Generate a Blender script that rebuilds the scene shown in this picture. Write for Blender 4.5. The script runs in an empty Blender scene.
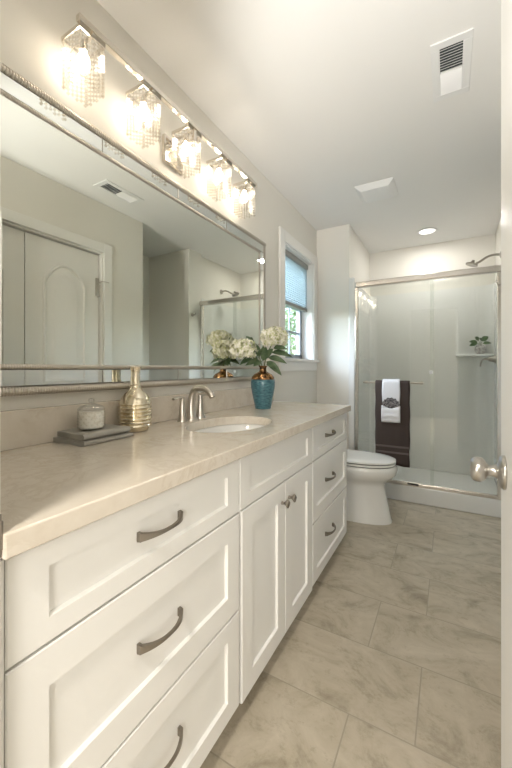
import bpy, bmesh, math, random
from mathutils import Vector, Matrix
random.seed(7)
S = bpy.context.scene
COL = S.collection
PI = math.pi

# ---------------------------------------------------------------- camera, world, lights, exposure
cam_d = bpy.data.cameras.new('camera'); cam = bpy.data.objects.new('camera', cam_d); COL.objects.link(cam)
cam.location = (1.10, 0, 1.12)
cam.rotation_euler = (PI/2, 0, math.radians(29.37))
cam_d.sensor_fit = 'HORIZONTAL'; cam_d.sensor_width = 24.0
cam_d.lens = 342.0*24/512; cam_d.shift_y = -15.5/512; cam_d.clip_start = 0.01
S.camera = cam
S.view_settings.view_transform = 'Standard'; S.view_settings.look = 'None'
S.view_settings.exposure = 1.88; S.view_settings.gamma = 1.0; S.view_settings.use_curve_mapping = False
W = bpy.data.worlds.new('world'); S.world = W; W.use_nodes = True
wn = W.node_tree.nodes; wl = W.node_tree.links
bg = wn['Background']
sky = wn.new('ShaderNodeTexSky'); sky.sky_type = 'NISHITA'; sky.sun_disc = False
sky.sun_elevation = math.radians(48); sky.sun_rotation = math.radians(90)
wl.new(sky.outputs[0], bg.inputs[0]); bg.inputs[1].default_value = 0.5

def area(name, loc, rot, sx, sy, power, col):
    d = bpy.data.lights.new(name, 'AREA'); d.shape = 'RECTANGLE'; d.size = sx; d.size_y = sy
    d.energy = power; d.color = col
    o = bpy.data.objects.new(name, d); COL.objects.link(o); o.location = loc; o.rotation_euler = rot
    return o
BULB = 10.5
H_CEIL = 2.44
# unseen area fills added in the hallway, its ceiling lamp, the daylight of the bathroom window
area('hall_fill', (1.95, -2.3, 1.45), (PI/2, 0, math.radians(18)), 1.1, 1.5, 17, (1.0, .97, .93))
area('hall_fill', (-.45, -2.3, 1.45), (PI/2, 0, math.radians(-22)), 1.1, 1.5, 17, (1.0, .97, .93))
area('hall_lamp', (0.9, -0.75, 2.38), (0, 0, 0), .28, .28, 10, (1.0, .93, .84))
area('shower_can_light', (.92, 3.67, 2.428), (0, 0, 0), .11, .11, 1.5, (1.0, .97, .93))
area('garden_daylight', (-1.0, 2.45, 2.2), (0, math.radians(-62), 0), 1.3, 1.3, 44, (.86, .93, 1.0))
fd = bpy.data.lights.new('bounce_flash_fill', 'SPOT'); fd.energy = 33; fd.color = (1.0, .985, .96); fd.shadow_soft_size = .12  # unseen spot added to brighten the ceiling, in place of a bounced flash
fd.spot_size = math.radians(58); fd.spot_blend = .7
fo = bpy.data.objects.new('bounce_flash_fill', fd); COL.objects.link(fo); fo.location = (.98, -.06, 1.42)
fo.rotation_euler = (Vector((.92, 1.75, H_CEIL)) - fo.location).to_track_quat('-Z', 'Y').to_euler()

# ---------------------------------------------------------------- materials
def mat(name, col=(.8, .8, .8), rough=.5, metal=0.0, spec=.5, emit=None, es=0.0, coat=0.0):
    m = bpy.data.materials.new(name); m.use_nodes = True
    b = m.node_tree.nodes['Principled BSDF']
    b.inputs['Base Color'].default_value = (*col, 1); b.inputs['Roughness'].default_value = rough
    b.inputs['Metallic'].default_value = metal; b.inputs['Specular IOR Level'].default_value = spec
    b.inputs['Coat Weight'].default_value = coat; b.inputs['Coat Roughness'].default_value = .08
    if emit:
        b.inputs['Emission Color'].default_value = (*emit, 1); b.inputs['Emission Strength'].default_value = es
    return m
def nodes(m): return m.node_tree.nodes, m.node_tree.links, m.node_tree.nodes['Principled BSDF']
def noise_col(m, scale, stops, detail=6, rough=.6, dist=0.0, stretch=(1, 1, 1), bump=0.0, bump_dist=.002):
    n, l, b = nodes(m)
    tc = n.new('ShaderNodeTexCoord'); mp = n.new('ShaderNodeMapping'); mp.inputs['Scale'].default_value = stretch
    nt = n.new('ShaderNodeTexNoise'); nt.inputs['Scale'].default_value = scale; nt.inputs['Detail'].default_value = detail
    nt.inputs['Roughness'].default_value = rough; nt.inputs['Distortion'].default_value = dist
    cr = n.new('ShaderNodeValToRGB')
    while len(cr.color_ramp.elements) < len(stops): cr.color_ramp.elements.new(.5)
    for e, (p, c) in zip(cr.color_ramp.elements, stops): e.position = p; e.color = (*c, 1)
    l.new(tc.outputs['Object'], mp.inputs[0]); l.new(mp.outputs[0], nt.inputs['Vector'])
    l.new(nt.outputs['Fac'], cr.inputs[0]); l.new(cr.outputs[0], b.inputs['Base Color'])
    if bump:
        bp = n.new('ShaderNodeBump'); bp.inputs['Strength'].default_value = bump; bp.inputs['Distance'].default_value = bump_dist
        l.new(nt.outputs['Fac'], bp.inputs['Height']); l.new(bp.outputs[0], b.inputs['Normal'])
    return m
def fine_bump(m, scale, strength, dist=.001):
    n, l, b = nodes(m)
    tc = n.new('ShaderNodeTexCoord'); nt = n.new('ShaderNodeTexNoise'); nt.inputs['Scale'].default_value = scale
    nt.inputs['Detail'].default_value = 3
    bp = n.new('ShaderNodeBump'); bp.inputs['Strength'].default_value = strength; bp.inputs['Distance'].default_value = dist
    l.new(tc.outputs['Object'], nt.inputs['Vector']); l.new(nt.outputs['Fac'], bp.inputs['Height']); l.new(bp.outputs[0], b.inputs['Normal'])
    return m

M = {}
M['wall'] = fine_bump(mat('wall_paint', (.79, .765, .70), .75, spec=.25), 260, .08)
M['ceiling'] = fine_bump(mat('ceiling_paint', (.85, .84, .815), .85, spec=.2), 200, .08)
M['trim'] = mat('trim_paint', (.84, .825, .785), .4)
M['cabinet'] = mat('cabinet_paint', (.86, .85, .815), .36)
M['dark'] = mat('mirror_backing_board', (.16, .14, .12), .8)  # dark board behind the mirror
M['nickel'] = mat('brushed_nickel', (.56, .52, .46), .30, 1.0)
M['fixture'] = mat('shower_fixture_nickel', (.36, .335, .29), .30, 1.0)
M['knob'] = mat('satin_nickel_knob', (.52, .50, .465), .28, 1.0)
M['pewter'] = mat('dark_pewter', (.30, .272, .235), .36, 1.0)
M['chrome'] = mat('polished_nickel', (.78, .73, .66), .12, 1.0)
M['satin'] = mat('satin_shower_nickel', (.82, .78, .74), .25, 1.0)
M['champagne'] = mat('champagne_silver', (.54, .50, .445), .34, 1.0)
M['ceramic'] = mat('white_ceramic', (.84, .835, .80), .12, coat=.5)
M['acrylic'] = mat('white_acrylic', (.80, .80, .77), .18, coat=.3)
M['plastic'] = mat('white_plastic', (.84, .84, .83), .45)
M['black'] = mat('black_plastic', (.02, .02, .02), .5)
M['duct'] = mat('dark_duct', (.05, .06, .06), .7)
M['seatgap'] = mat('seat_gap_shade', (.10, .09, .08), .7)  # near-black colour put in for the shade in the seat gaps
M['mirror'] = mat('mirror_glass', (.77, .785, .725), 0.0, 1.0)
M['mstrip'] = mat('bevel_mirror_glass', (.80, .82, .79), .04, 1.0)

def clear_glass(name, tint, refl=1.0, base=.04):
    m = bpy.data.materials.new(name); m.use_nodes = True
    n = m.node_tree.nodes; l = m.node_tree.links; n.clear()
    out = n.new('ShaderNodeOutputMaterial'); mix = n.new('ShaderNodeMixShader')
    tr = n.new('ShaderNodeBsdfTransparent'); tr.inputs[0].default_value = (*tint, 1)
    gl = n.new('ShaderNodeBsdfGlossy'); gl.inputs['Roughness'].default_value = 0.0
    lw = n.new('ShaderNodeLayerWeight'); lw.inputs[0].default_value = .5
    pw = n.new('ShaderNodeMath'); pw.operation = 'POWER'; pw.inputs[1].default_value = 5
    ma = n.new('ShaderNodeMath'); ma.operation = 'MULTIPLY_ADD'; ma.inputs[1].default_value = .9*refl; ma.inputs[2].default_value = base*refl
    l.new(lw.outputs['Facing'], pw.inputs[0]); l.new(pw.outputs[0], ma.inputs[0]); l.new(ma.outputs[0], mix.inputs[0])
    l.new(tr.outputs[0], mix.inputs[1]); l.new(gl.outputs[0], mix.inputs[2]); l.new(mix.outputs[0], out.inputs[0])
    return m
def crystal():
    m = clear_glass('crystal_bead', (.985, .96, .91), 1.0, .20)
    n = m.node_tree.nodes; l = m.node_tree.links
    out = [q for q in n if q.type == 'OUTPUT_MATERIAL'][0]; base = out.inputs[0].links[0].from_socket
    t = n.new('ShaderNodeBsdfTranslucent'); t.inputs[0].default_value = (.95, .93, .90, 1)
    d = n.new('ShaderNodeBsdfDiffuse'); d.inputs[0].default_value = (.90, .88, .85, 1)
    a = n.new('ShaderNodeMixShader'); a.inputs[0].default_value = .4; l.new(t.outputs[0], a.inputs[1]); l.new(d.outputs[0], a.inputs[2])
    b = n.new('ShaderNodeMixShader'); b.inputs[0].default_value = .05; l.new(base, b.inputs[1]); l.new(a.outputs[0], b.inputs[2])
    l.new(b.outputs[0], out.inputs[0]); return m
M['glass'] = clear_glass('shower_glass', (.965, .98, .97), 1.0, .06)
M['pane'] = clear_glass('window_pane_glass', (.97, .98, .98))
M['crystal'] = crystal()
M['jar'] = clear_glass('jar_glass', (.99, .99, .98), .7, .06)
M['lidglass'] = clear_glass('cut_glass_lid', (.97, .97, .96), 1.0, .22)
M['bulb'] = mat('lit_bulb', (1, .9, .7), .4, emit=(1.0, .91, .80), es=BULB)
M['lamp'] = mat('lit_diffuser', (1, 1, 1), .4, emit=(1.0, .96, .90), es=.55)

# quartz worktop: cream with soft veining
m = mat('cream_quartz', (.66, .59, .48), .16, coat=.25); M['quartz'] = m
n, l, b = nodes(m)
tc = n.new('ShaderNodeTexCoord')
n1 = n.new('ShaderNodeTexNoise'); n1.inputs['Scale'].default_value = 6.5; n1.inputs['Detail'].default_value = 9; n1.inputs['Roughness'].default_value = .68; n1.inputs['Distortion'].default_value = 1.6
r1 = n.new('ShaderNodeValToRGB')
r1.color_ramp.elements[0].position = .44; r1.color_ramp.elements[0].color = (1, 1, 1, 1)
r1.color_ramp.elements[1].position = .53; r1.color_ramp.elements[1].color = (1, 1, 1, 1)
e = r1.color_ramp.elements.new(.485); e.color = (.55, .55, .55, 1)
n2 = n.new('ShaderNodeTexNoise'); n2.inputs['Scale'].default_value = 14; n2.inputs['Detail'].default_value = 8; n2.inputs['Roughness'].default_value = .7
n3 = n.new('ShaderNodeTexNoise'); n3.inputs['Scale'].default_value = 5; n3.inputs['Detail'].default_value = 3
gate = n.new('ShaderNodeValToRGB'); gate.color_ramp.elements[0].position = .45; gate.color_ramp.elements[0].color = (1, 1, 1, 1); gate.color_ramp.elements[1].position = .62; gate.color_ramp.elements[1].color = (0, 0, 0, 1)
mx = n.new('ShaderNodeMath'); mx.operation = 'MAXIMUM'
r2 = n.new('ShaderNodeValToRGB'); r2.color_ramp.elements[0].position = .3; r2.color_ramp.elements[0].color = (.68, .61, .515, 1); r2.color_ramp.elements[1].position = .7; r2.color_ramp.elements[1].color = (.755, .695, .60, 1)
mixc = n.new('ShaderNodeMixRGB'); mixc.inputs[1].default_value = (.57, .485, .375, 1)
for q in (n1, n2, n3): l.new(tc.outputs['Object'], q.inputs['Vector'])
l.new(n1.outputs['Fac'], r1.inputs[0]); l.new(n3.outputs['Fac'], gate.inputs[0]); l.new(n2.outputs['Fac'], r2.inputs[0])
l.new(r1.outputs[0], mx.inputs[0]); l.new(gate.outputs[0], mx.inputs[1])
l.new(mx.outputs[0], mixc.inputs[0]); l.new(r2.outputs[0], mixc.inputs[2]); l.new(mixc.outputs[0], b.inputs['Base Color'])

# floor: 24 x 12 inch stone look tiles, long side across the room
m = mat('stone_tile', (.5, .45, .36), .36); M['tile'] = m
n, l, b = nodes(m)
tc = n.new('ShaderNodeTexCoord')
mp = n.new('ShaderNodeMapping'); mp.inputs['Location'].default_value = (-1.013 + .61*4, -.806 + .308*8, 0)
br = n.new('ShaderNodeTexBrick'); br.offset = .32; br.offset_frequency = 2
br.inputs['Scale'].default_value = 1.0; br.inputs['Brick Width'].default_value = .61; br.inputs['Row Height'].default_value = .308
br.inputs['Mortar Size'].default_value = .0022; br.inputs['Mortar Smooth'].default_value = .1
br.inputs['Color1'].default_value = (0, 0, 0, 1); br.inputs['Color2'].default_value = (1, 1, 1, 1); br.inputs['Mortar'].default_value = (.5, .5, .5, 1)
l.new(tc.outputs['Object'], mp.inputs[0]); l.new(mp.outputs[0], br.inputs['Vector'])
off = n.new('ShaderNodeVectorMath'); off.operation = 'MULTIPLY_ADD'; off.inputs[1].default_value = (7, 3, 5)
l.new(br.outputs['Color'], off.inputs[0]); l.new(tc.outputs['Object'], off.inputs[2])
st = n.new('ShaderNodeMapping'); st.inputs['Scale'].default_value = (1.0, 1.35, 1); l.new(off.outputs[0], st.inputs[0])
f1 = n.new('ShaderNodeTexNoise'); f1.inputs['Scale'].default_value = 4.5; f1.inputs['Detail'].default_value = 10; f1.inputs['Roughness'].default_value = .68; f1.inputs['Distortion'].default_value = .8
f2 = n.new('ShaderNodeTexNoise'); f2.inputs['Scale'].default_value = 22; f2.inputs['Detail'].default_value = 8; f2.inputs['Roughness'].default_value = .75
l.new(st.outputs[0], f1.inputs['Vector']); l.new(st.outputs[0], f2.inputs['Vector'])
c1 = n.new('ShaderNodeValToRGB')
for p_, c_ in ((.30, (.36, .31, .235)), (.47, (.52, .46, .36)), (.66, (.60, .545, .445))):
    pass
c1.color_ramp.elements[0].position = .30; c1.color_ramp.elements[0].color = (.27, .23, .165, 1)
c1.color_ramp.elements[1].position = .68; c1.color_ramp.elements[1].color = (.56, .50, .40, 1)
e = c1.color_ramp.elements.new(.47); e.color = (.455, .40, .305, 1)
c2 = n.new('ShaderNodeValToRGB'); c2.color_ramp.elements[0].position = .30; c2.color_ramp.elements[0].color = (.70, .68, .64, 1); c2.color_ramp.elements[1].position = .46; c2.color_ramp.elements[1].color = (1, 1, 1, 1)
mu = n.new('ShaderNodeMixRGB'); mu.blend_type = 'MULTIPLY'; mu.inputs[0].default_value = .8
gr = n.new('ShaderNodeMixRGB'); gr.inputs[2].default_value = (.35, .31, .24, 1)
l.new(f1.outputs['Fac'], c1.inputs[0]); l.new(f2.outputs['Fac'], c2.inputs[0])
l.new(c1.outputs[0], mu.inputs[1]); l.new(c2.outputs[0], mu.inputs[2]); l.new(mu.outputs[0], gr.inputs[1]); l.new(br.outputs['Fac'], gr.inputs[0])
l.new(gr.outputs[0], b.inputs['Base Color'])
bp = n.new('ShaderNodeBump'); bp.invert = True; bp.inputs['Strength'].default_value = .5; bp.inputs['Distance'].default_value = .002
l.new(br.outputs['Fac'], bp.inputs['Height']); l.new(bp.outputs[0], b.inputs['Normal'])

M['gold'] = noise_col(mat('mercury_gold_glass', (.75, .62, .40), .18, 1.0), 60, [(.35, (.74, .65, .48)), (.6, (.90, .83, .68))])
M['copper'] = noise_col(mat('copper_glaze', (.40, .22, .10), .18, .9), 32, [(.40, (.06, .035, .02)), (.60, (.60, .33, .14))])
M['teal'] = noise_col(mat('teal_crackle_glaze', (.05, .18, .24), .3, coat=.3), 45, [(.35, (.02, .07, .095)), (.5, (.045, .145, .18)), (.7, (.11, .23, .25))], stretch=(1, 1, 4), bump=.4, bump_dist=.002)
M['linen'] = fine_bump(mat('grey_linen', (.40, .385, .35), .95, spec=.1), 900, .6, .0008)
M['brown_terry'] = fine_bump(mat('brown_terry', (.085, .066, .060), 1.0, spec=.05), 700, .8, .002)
M['stripe'] = fine_bump(mat('taupe_band', (.16, .13, .12), .7, spec=.2), 500, .4)
M['white_terry'] = fine_bump(mat('white_terry', (.80, .79, .80), 1.0, spec=.05), 700, .7, .002)
M['pattern'] = noise_col(mat('dark_print_cloth', (.1, .1, .1), .9), 110, [(.46, (.03, .028, .03)), (.54, (.34, .31, .30))], detail=2)
M['wax'] = noise_col(mat('white_candle_wax', (.8, .76, .68), .5), 60, [(.4, (.80, .77, .71)), (.55, (.94, .93, .90))])
M['leaf'] = noise_col(mat('leaf_green', (.06, .11, .04), .45), 30, [(.35, (.042, .085, .038)), (.65, (.125, .175, .085))])
M['leaf2'] = noise_col(mat('bright_leaf_green', (.05, .12, .03), .4), 40, [(.35, (.03, .085, .02)), (.65, (.08, .17, .04))])
M['stem'] = mat('stem_green', (.13, .17, .07), .6)
m = mat('hydrangea_cream', (.8, .78, .62), .75, spec=.15); M['petal'] = m
n, l, b = nodes(m); ge = n.new('ShaderNodeNewGeometry'); cr = n.new('ShaderNodeValToRGB')
for e, (p, c) in zip(cr.color_ramp.elements, ((0, (.42, .46, .20)), (.45, (.86, .83, .66)))): e.position = p; e.color = (*c, 1)
e = cr.color_ramp.elements.new(1.0); e.color = (.92, .90, .82, 1)
e = cr.color_ramp.elements.new(.14); e.color = (.66, .66, .40, 1)
l.new(ge.outputs['Random Per Island'], cr.inputs[0]); l.new(cr.outputs[0], b.inputs['Base Color'])
M['shade'] = mat('blue_cellular_fabric', (.48, .53, .54), .9)
M['shaderail'] = mat('grey_shade_rail', (.33, .33, .30), .5)
M['sash'] = mat('grey_sash', (.34, .37, .40), .5)
M['hedge'] = noise_col(mat('garden_foliage', (.14, .22, .06), .7), 4, [(.3, (.09, .16, .05)), (.7, (.30, .38, .16))])
M['bark'] = mat('bark', (.15, .11, .08), .9)
M['grass'] = noise_col(mat('grass', (.12, .2, .06), .9), 3, [(.3, (.10, .16, .05)), (.7, (.2, .28, .1))])
M['pot'] = noise_col(mat('pale_pot', (.5, .48, .46), .25), 60, [(.4, (.30, .28, .27)), (.6, (.62, .6, .57))])
M['hallwall'] = mat('dimmed_hall_paint', (.42, .405, .36), .8)  # hall's dimness put into the wall colour, for the shower-glass reflection
M['hallfloor'] = mat('hall_carpet', (.48, .43, .36), 1.0)
# translucent cloth for the window shade
n, l, b = nodes(M['shade'])
tl = n.new('ShaderNodeBsdfTranslucent'); tl.inputs[0].default_value = (.56, .63, .65, 1)
mxs = n.new('ShaderNodeMixShader'); mxs.inputs[0].default_value = .5
o_ = [q for q in n if q.type == 'OUTPUT_MATERIAL'][0]
l.new(b.outputs[0], mxs.inputs[1]); l.new(tl.outputs[0], mxs.inputs[2]); l.new(mxs.outputs[0], o_.inputs[0])

# ---------------------------------------------------------------- mesh helpers (world coordinates; obj() shifts them to the thing's base)
def root_loc(o):
    v = Vector((0, 0, 0))
    while o is not None: v += o.location; o = o.parent
    return v
def obj(name, bm, m, parent=None, smooth=False, bevel=0.0, subsurf=0, solid=0.0, recalc=True):
    if recalc: bmesh.ops.recalc_face_normals(bm, faces=bm.faces)
    if parent is not None: bmesh.ops.translate(bm, verts=bm.verts, vec=-root_loc(parent))
    me = bpy.data.meshes.new(name); bm.to_mesh(me); bm.free()
    me.materials.append(M[m] if isinstance(m, str) else m)
    if smooth:
        for p in me.polygons: p.use_smooth = True
        if smooth != 'all':
            try: me.set_sharp_from_angle(angle=math.radians(38))
            except Exception: pass
    o = bpy.data.objects.new(name, me); COL.objects.link(o)
    if parent is not None: o.parent = parent
    if solid:
        md = o.modifiers.new('solid', 'SOLIDIFY'); md.thickness = solid; md.offset = 0
    if bevel:
        md = o.modifiers.new('bevel', 'BEVEL'); md.width = bevel; md.segments = 2; md.limit_method = 'ANGLE'; md.angle_limit = math.radians(40)
    if subsurf:
        md = o.modifiers.new('sub', 'SUBSURF'); md.levels = subsurf; md.render_levels = subsurf
    return o
def tag(o, label=None, cat=None, group=None, kind=None):
    if label: o['label'] = label
    if cat: o['category'] = cat
    if group: o['group'] = group
    if kind: o['kind'] = kind
    return o
def thing(name, loc, label, cat, group=None):
    o = bpy.data.objects.new(name, None); COL.objects.link(o); o.location = loc; o.empty_display_size = .05
    return tag(o, label, cat, group)
def struct(name, bm, m, label=None, cat=None, parent=None, **k):
    o = obj(name, bm, m, parent, **k)
    if parent is None: tag(o, label, cat, kind='structure')
    return o
def copy_tree(o, parent=None):
    c = o.copy(); COL.objects.link(c); c.parent = parent
    for ch in o.children: copy_tree(ch, c)
    return c
def B(*boxes, bm=None):
    bm = bm or bmesh.new()
    for (x0, x1, y0, y1, z0, z1) in boxes:
        v = [bm.verts.new(p) for p in ((x0, y0, z0), (x1, y0, z0), (x1, y1, z0), (x0, y1, z0), (x0, y0, z1), (x1, y0, z1), (x1, y1, z1), (x0, y1, z1))]
        for f in ((0, 3, 2, 1), (4, 5, 6, 7), (0, 1, 5, 4), (1, 2, 6, 5), (2, 3, 7, 6), (3, 0, 4, 7)): bm.faces.new([v[i] for i in f])
    return bm
def frame_of(axis):
    a = Vector(axis).normalized(); r = Vector((0, 0, 1)) if abs(a.z) < .9 else Vector((1, 0, 0))
    u = a.cross(r).normalized(); return a, u, a.cross(u).normalized()
def lathe(profile, c, axis=(0, 0, 1), seg=32, bm=None, sx=1.0, sy=1.0):
    bm = bm or bmesh.new(); a, u, w = frame_of(axis); c = Vector(c); rings = []
    for r, t in profile:
        if r < 1e-6: rings.append([bm.verts.new(c + a*t)])
        else: rings.append([bm.verts.new(c + a*t + u*(r*sx*math.cos(2*PI*i/seg)) + w*(r*sy*math.sin(2*PI*i/seg))) for i in range(seg)])
    for p, q in zip(rings, rings[1:]):
        for i in range(seg):
            j = (i+1) % seg
            if len(p) == 1 and len(q) == 1: continue
            if len(p) == 1: bm.faces.new((p[0], q[i], q[j]))
            elif len(q) == 1: bm.faces.new((p[i], q[0], p[j]))
            else: bm.faces.new((p[i], q[i], q[j], p[j]))
    if len(rings[0]) > 1: bm.faces.new(rings[0])
    if len(rings[-1]) > 1: bm.faces.new(rings[-1])
    return bm
def loft(rings, bm=None, caps=True):
    bm = bm or bmesh.new(); R = [[bm.verts.new(p) for p in r] for r in rings]; k = len(R[0])
    for p, q in zip(R, R[1:]):
        for i in range(k): bm.faces.new((p[i], p[(i+1) % k], q[(i+1) % k], q[i]))
    if caps: bm.faces.new(R[0]); bm.faces.new(R[-1])
    return bm
def tube(pts, rad, seg=10, bm=None, flat=1.0):
    pts = [Vector(p) for p in pts]; rad = rad if isinstance(rad, (list, tuple)) else [rad]*len(pts); rings = []; u = None
    for i, p in enumerate(pts):
        t = (pts[min(i+1, len(pts)-1)] - pts[max(i-1, 0)]).normalized()
        if u is None: u = frame_of(t)[1]
        u = (u - t*u.dot(t)).normalized(); w = t.cross(u)
        rings.append([p + u*(rad[i]*math.cos(2*PI*k/seg)) + w*(rad[i]*flat*math.sin(2*PI*k/seg)) for k in range(seg)])
    return loft(rings, bm)
def bez(p0, p1, p2, p3, k=14):
    P = [Vector(p) for p in (p0, p1, p2, p3)]; r = []
    for i in range(k+1):
        t = i/k; r.append(P[0]*(1-t)**3 + P[1]*3*t*(1-t)**2 + P[2]*3*t*t*(1-t) + P[3]*t**3)
    return r
def quad(bm, *p): return bm.faces.new([bm.verts.new(q) for q in p])

# ---------------------------------------------------------------- structure
H = 2.44
YN, XR = .24, 1.377          # inner face of the entry wall, right wall
struct('floor', B((-.1, 2.2, .12, 4.2, -.1, 0)), 'tile', 'beige stone-look tile floor laid in offset rows', 'floor')
struct('floor_hall', B((-1.2, 2.6, -2.4, .12, -.1, 0)), 'hallfloor', 'carpeted floor of the hallway outside the bathroom door', 'floor')
struct('ceiling', B((-.12, 2.2, .12, 4.2, H, H+.1)), 'ceiling', 'flat pale painted bathroom ceiling', 'ceiling')
struct('ceiling_hall', B((-1.2, 2.6, -2.4, .12, H, H+.1)), 'ceiling', 'hallway ceiling outside the bathroom', 'ceiling')
WY0, WY1, WZ0, WZ1 = 2.385, 3.03, 1.20, 2.09
struct('wall_left', B((-.16, 0, .12, WY0, 0, H), (-.16, 0, WY1, 4.2, 0, H), (-.16, 0, WY0, WY1, 0, WZ0), (-.16, 0, WY0, WY1, WZ1, H)), 'wall', 'cream painted wall behind the vanity with a window', 'wall')
struct('wall_back', B((0, 2.2, 4.07, 4.2, 0, H)), 'wall', 'cream painted wall at the back of the shower', 'wall')
struct('wall_stub_left', B((0, .31, 3.14, 4.07, 0, H)), 'wall', 'cream painted wall end between toilet and shower', 'wall')
struct('wall_shower_right', B((1.50, 2.2, 3.14, 4.07, 0, H)), 'wall', 'cream wall beside the shower stall', 'wall')
struct('wall_stub_right', B((1.45, 2.2, 2.92, 3.14, 0, H)), 'wall', 'cream wall end beside the shower seen in the mirror', 'wall')
CY0, CY1, CZ = .655, 1.79, 2.045   # closet opening
struct('wall_right', B((XR, 2.2, .12, CY0, 0, H), (XR, 2.06, CY1, 2.2, 0, H), (XR, 2.06, CY0, CY1, CZ, H), (2.06, 2.2, CY0, 2.92, 0, H)), 'wall', 'cream painted wall with the double closet doors, seen in mirror', 'wall')
JX0, JX1 = .557, 1.25
struct('wall_near', B((0, JX0-.012, .12, YN, 0, H), (JX1+.012, XR, .12, YN, 0, H), (JX0-.012, JX1+.012, .12, YN, 2.06, H)), 'wall', 'cream wall with the entry doorway', 'wall')
struct('wall_hall', B((-1.3, -1.2, -2.4, .12, 0, H), (2.6, 2.7, -2.4, .12, 0, H), (-1.3, 2.7, -2.5, -2.4, 0, H), (-1.2, 0, .11, .13, 0, H), (XR, 2.6, .11, .12, 0, H)), 'hallwall', 'walls of the hallway outside the door, coloured dark to look dim', 'wall')
# entry doorway lining with its strike plate
t1 = struct('trim_1', B((JX0-.012, JX0, .12, YN, 0, 2.05), (JX1, JX1+.012, .12, YN, 0, 2.05), (JX0-.012, JX1+.012, .12, YN, 2.05, 2.062), (JX0, JX0+.012, .12, .195, 0, 2.04), (JX1, JX1+.06, YN, YN+.012, 0, 2.05), (JX0, JX1+.06, YN, YN+.012, 2.05, 2.12)), 'trim', 'white entry door jamb at left edge of the frame', 'trim')
bm = B((JX0+.0002, JX0+.002, .203, .241, .858, .918)); bm2 = tube([(JX0+.001, .240, .888-.02), (JX0+.001, .240, .888+.02)], .0032, 8, bm)
obj('strike_plate', bm, 'pewter', t1, bevel=.0008)['label'] = 'dark metal strike plate on the door jamb'

# baseboards
struct('baseboard_left', B((0, .012, 2.19, 3.14, 0, .10)), 'trim', 'white baseboard behind the toilet', 'baseboard')
struct('baseboard_stub', B((.012, .31, 3.128, 3.14, 0, .10)), 'trim', 'white baseboard on the wall end beside the toilet', 'baseboard')
struct('baseboard_right', B((XR-.012, XR, CY1+.08, 2.2, 0, .10)), 'trim', 'white baseboard beside the closet doors', 'baseboard')

# window
w = struct('window_1', B((0, .016, WY0-.09, WY0, WZ0-.02, WZ1+.085), (0, .016, WY1, WY1+.09, WZ0-.02, WZ1+.085), (0, .016, WY0, WY1, WZ1, WZ1+.085)), 'trim', 'small white-cased window over the toilet, blue shade half down', 'window', bevel=.003)
struct('window_sill', B((-.13, .035, WY0-.095, WY1+.095, WZ0-.025, WZ0)), 'trim', parent=w, bevel=.004)
struct('apron', B((0, .014, WY0-.085, WY1+.085, WZ0-.10, WZ0-.025)), 'trim', parent=w, bevel=.003)
struct('jamb', B((-.16, 0, WY0, WY0+.008, WZ0, WZ1), (-.16, 0, WY1-.008, WY1, WZ0, WZ1), (-.16, 0, WY0, WY1, WZ1-.008, WZ1)), 'trim', parent=w)
SX = -.125
ya, yb, za, zb = WY0+.008, WY1-.008, WZ0, WZ1-.008
struct('sash', B((SX-.02, SX+.02, ya, ya+.045, za, zb), (SX-.02, SX+.02, yb-.045, yb, za, zb), (SX-.02, SX+.02, ya, yb, za, za+.045), (SX-.02, SX+.02, ya, yb, zb-.045, zb),
    (SX-.02, SX+.02, ya, yb, 1.66, 1.70), (SX-.006, SX+.006, ya+.045, yb-.045, 1.435, 1.452), (SX-.006, SX+.006, (ya+yb)/2+.06, (ya+yb)/2+.076, za, zb)), 'sash', parent=w)
struct('pane', B((SX-.003, SX+.003, ya+.04, yb-.04, za+.04, zb-.04)), 'pane', parent=w)
cs = thing('cellular_shade', (-.06, (ya+yb)/2, zb), 'blue-grey cellular shade lowered over upper half of the window', 'window shade')
obj('head_rail', B((-.085, -.04, ya+.004, yb-.004, zb-.045, zb-.001)), 'shaderail', cs, bevel=.004)
bm = bmesh.new(); zt, zl, nz = zb-.045, 1.672, 20
for sgn in (-1, 1):
    pr = []
    for i in range(2*nz+1):
        z = zt + (zl-zt)*i/(2*nz); x = -.0625 + sgn*(.004 + (.010 if i % 2 else 0))
        pr.append((x, z))
    for (x0, z0), (x1, z1) in zip(pr, pr[1:]): quad(bm, (x0, ya+.006, z0), (x1, ya+.006, z1), (x1, yb-.006, z1), (x0, yb-.006, z0))
obj('pleated_fabric', bm, 'shade', cs)
obj('bottom_rail', B((-.078, -.047, ya+.005, yb-.005, 1.645, 1.674)), 'shaderail', cs, bevel=.004)

# closet double doors in the right wall (seen in the mirror)
t2 = struct('trim_2', B((XR-.016, XR, CY0-.075, CY0, 0, CZ+.075), (XR-.016, XR, CY1, CY1+.075, 0, CZ+.075), (XR-.016, XR, CY0, CY1, CZ, CZ+.075), (XR, XR+.09, CY0, CY0+.012, 0, CZ), (XR, XR+.09, CY1-.012, CY1, 0, CZ), (XR, XR+.09, CY0, CY1, CZ-.012, CZ)), 'trim', 'white casing around the closet doors', 'trim', bevel=.004)
def arch_panel(bm, x, y0, y1, z0, z1, rise, d):
    def outline(ins):
        a, b_, c_, t_ = y0+ins, y1-ins, z0+ins, z1-ins; pts = [(a, c_), (b_, c_)]
        k = 14
        for i in range(k+1):
            u = i/k; y = b_ + (a-b_)*u
            pts.append((y, t_ - rise + rise*math.sin(PI*u)**.8 if rise else t_))
        return pts
    rr = [[(x - dx, y, z) for y, z in outline(i)] for i, dx in ((0, 0), (.006, d), (.014, d), (.024, .0015), (.050, .0015), (.075, d*.7), (.08, d*.7))]
    loft(rr, bm, caps=False); bm.faces.new([bm.verts.new(p) for p in rr[-1]])
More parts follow.
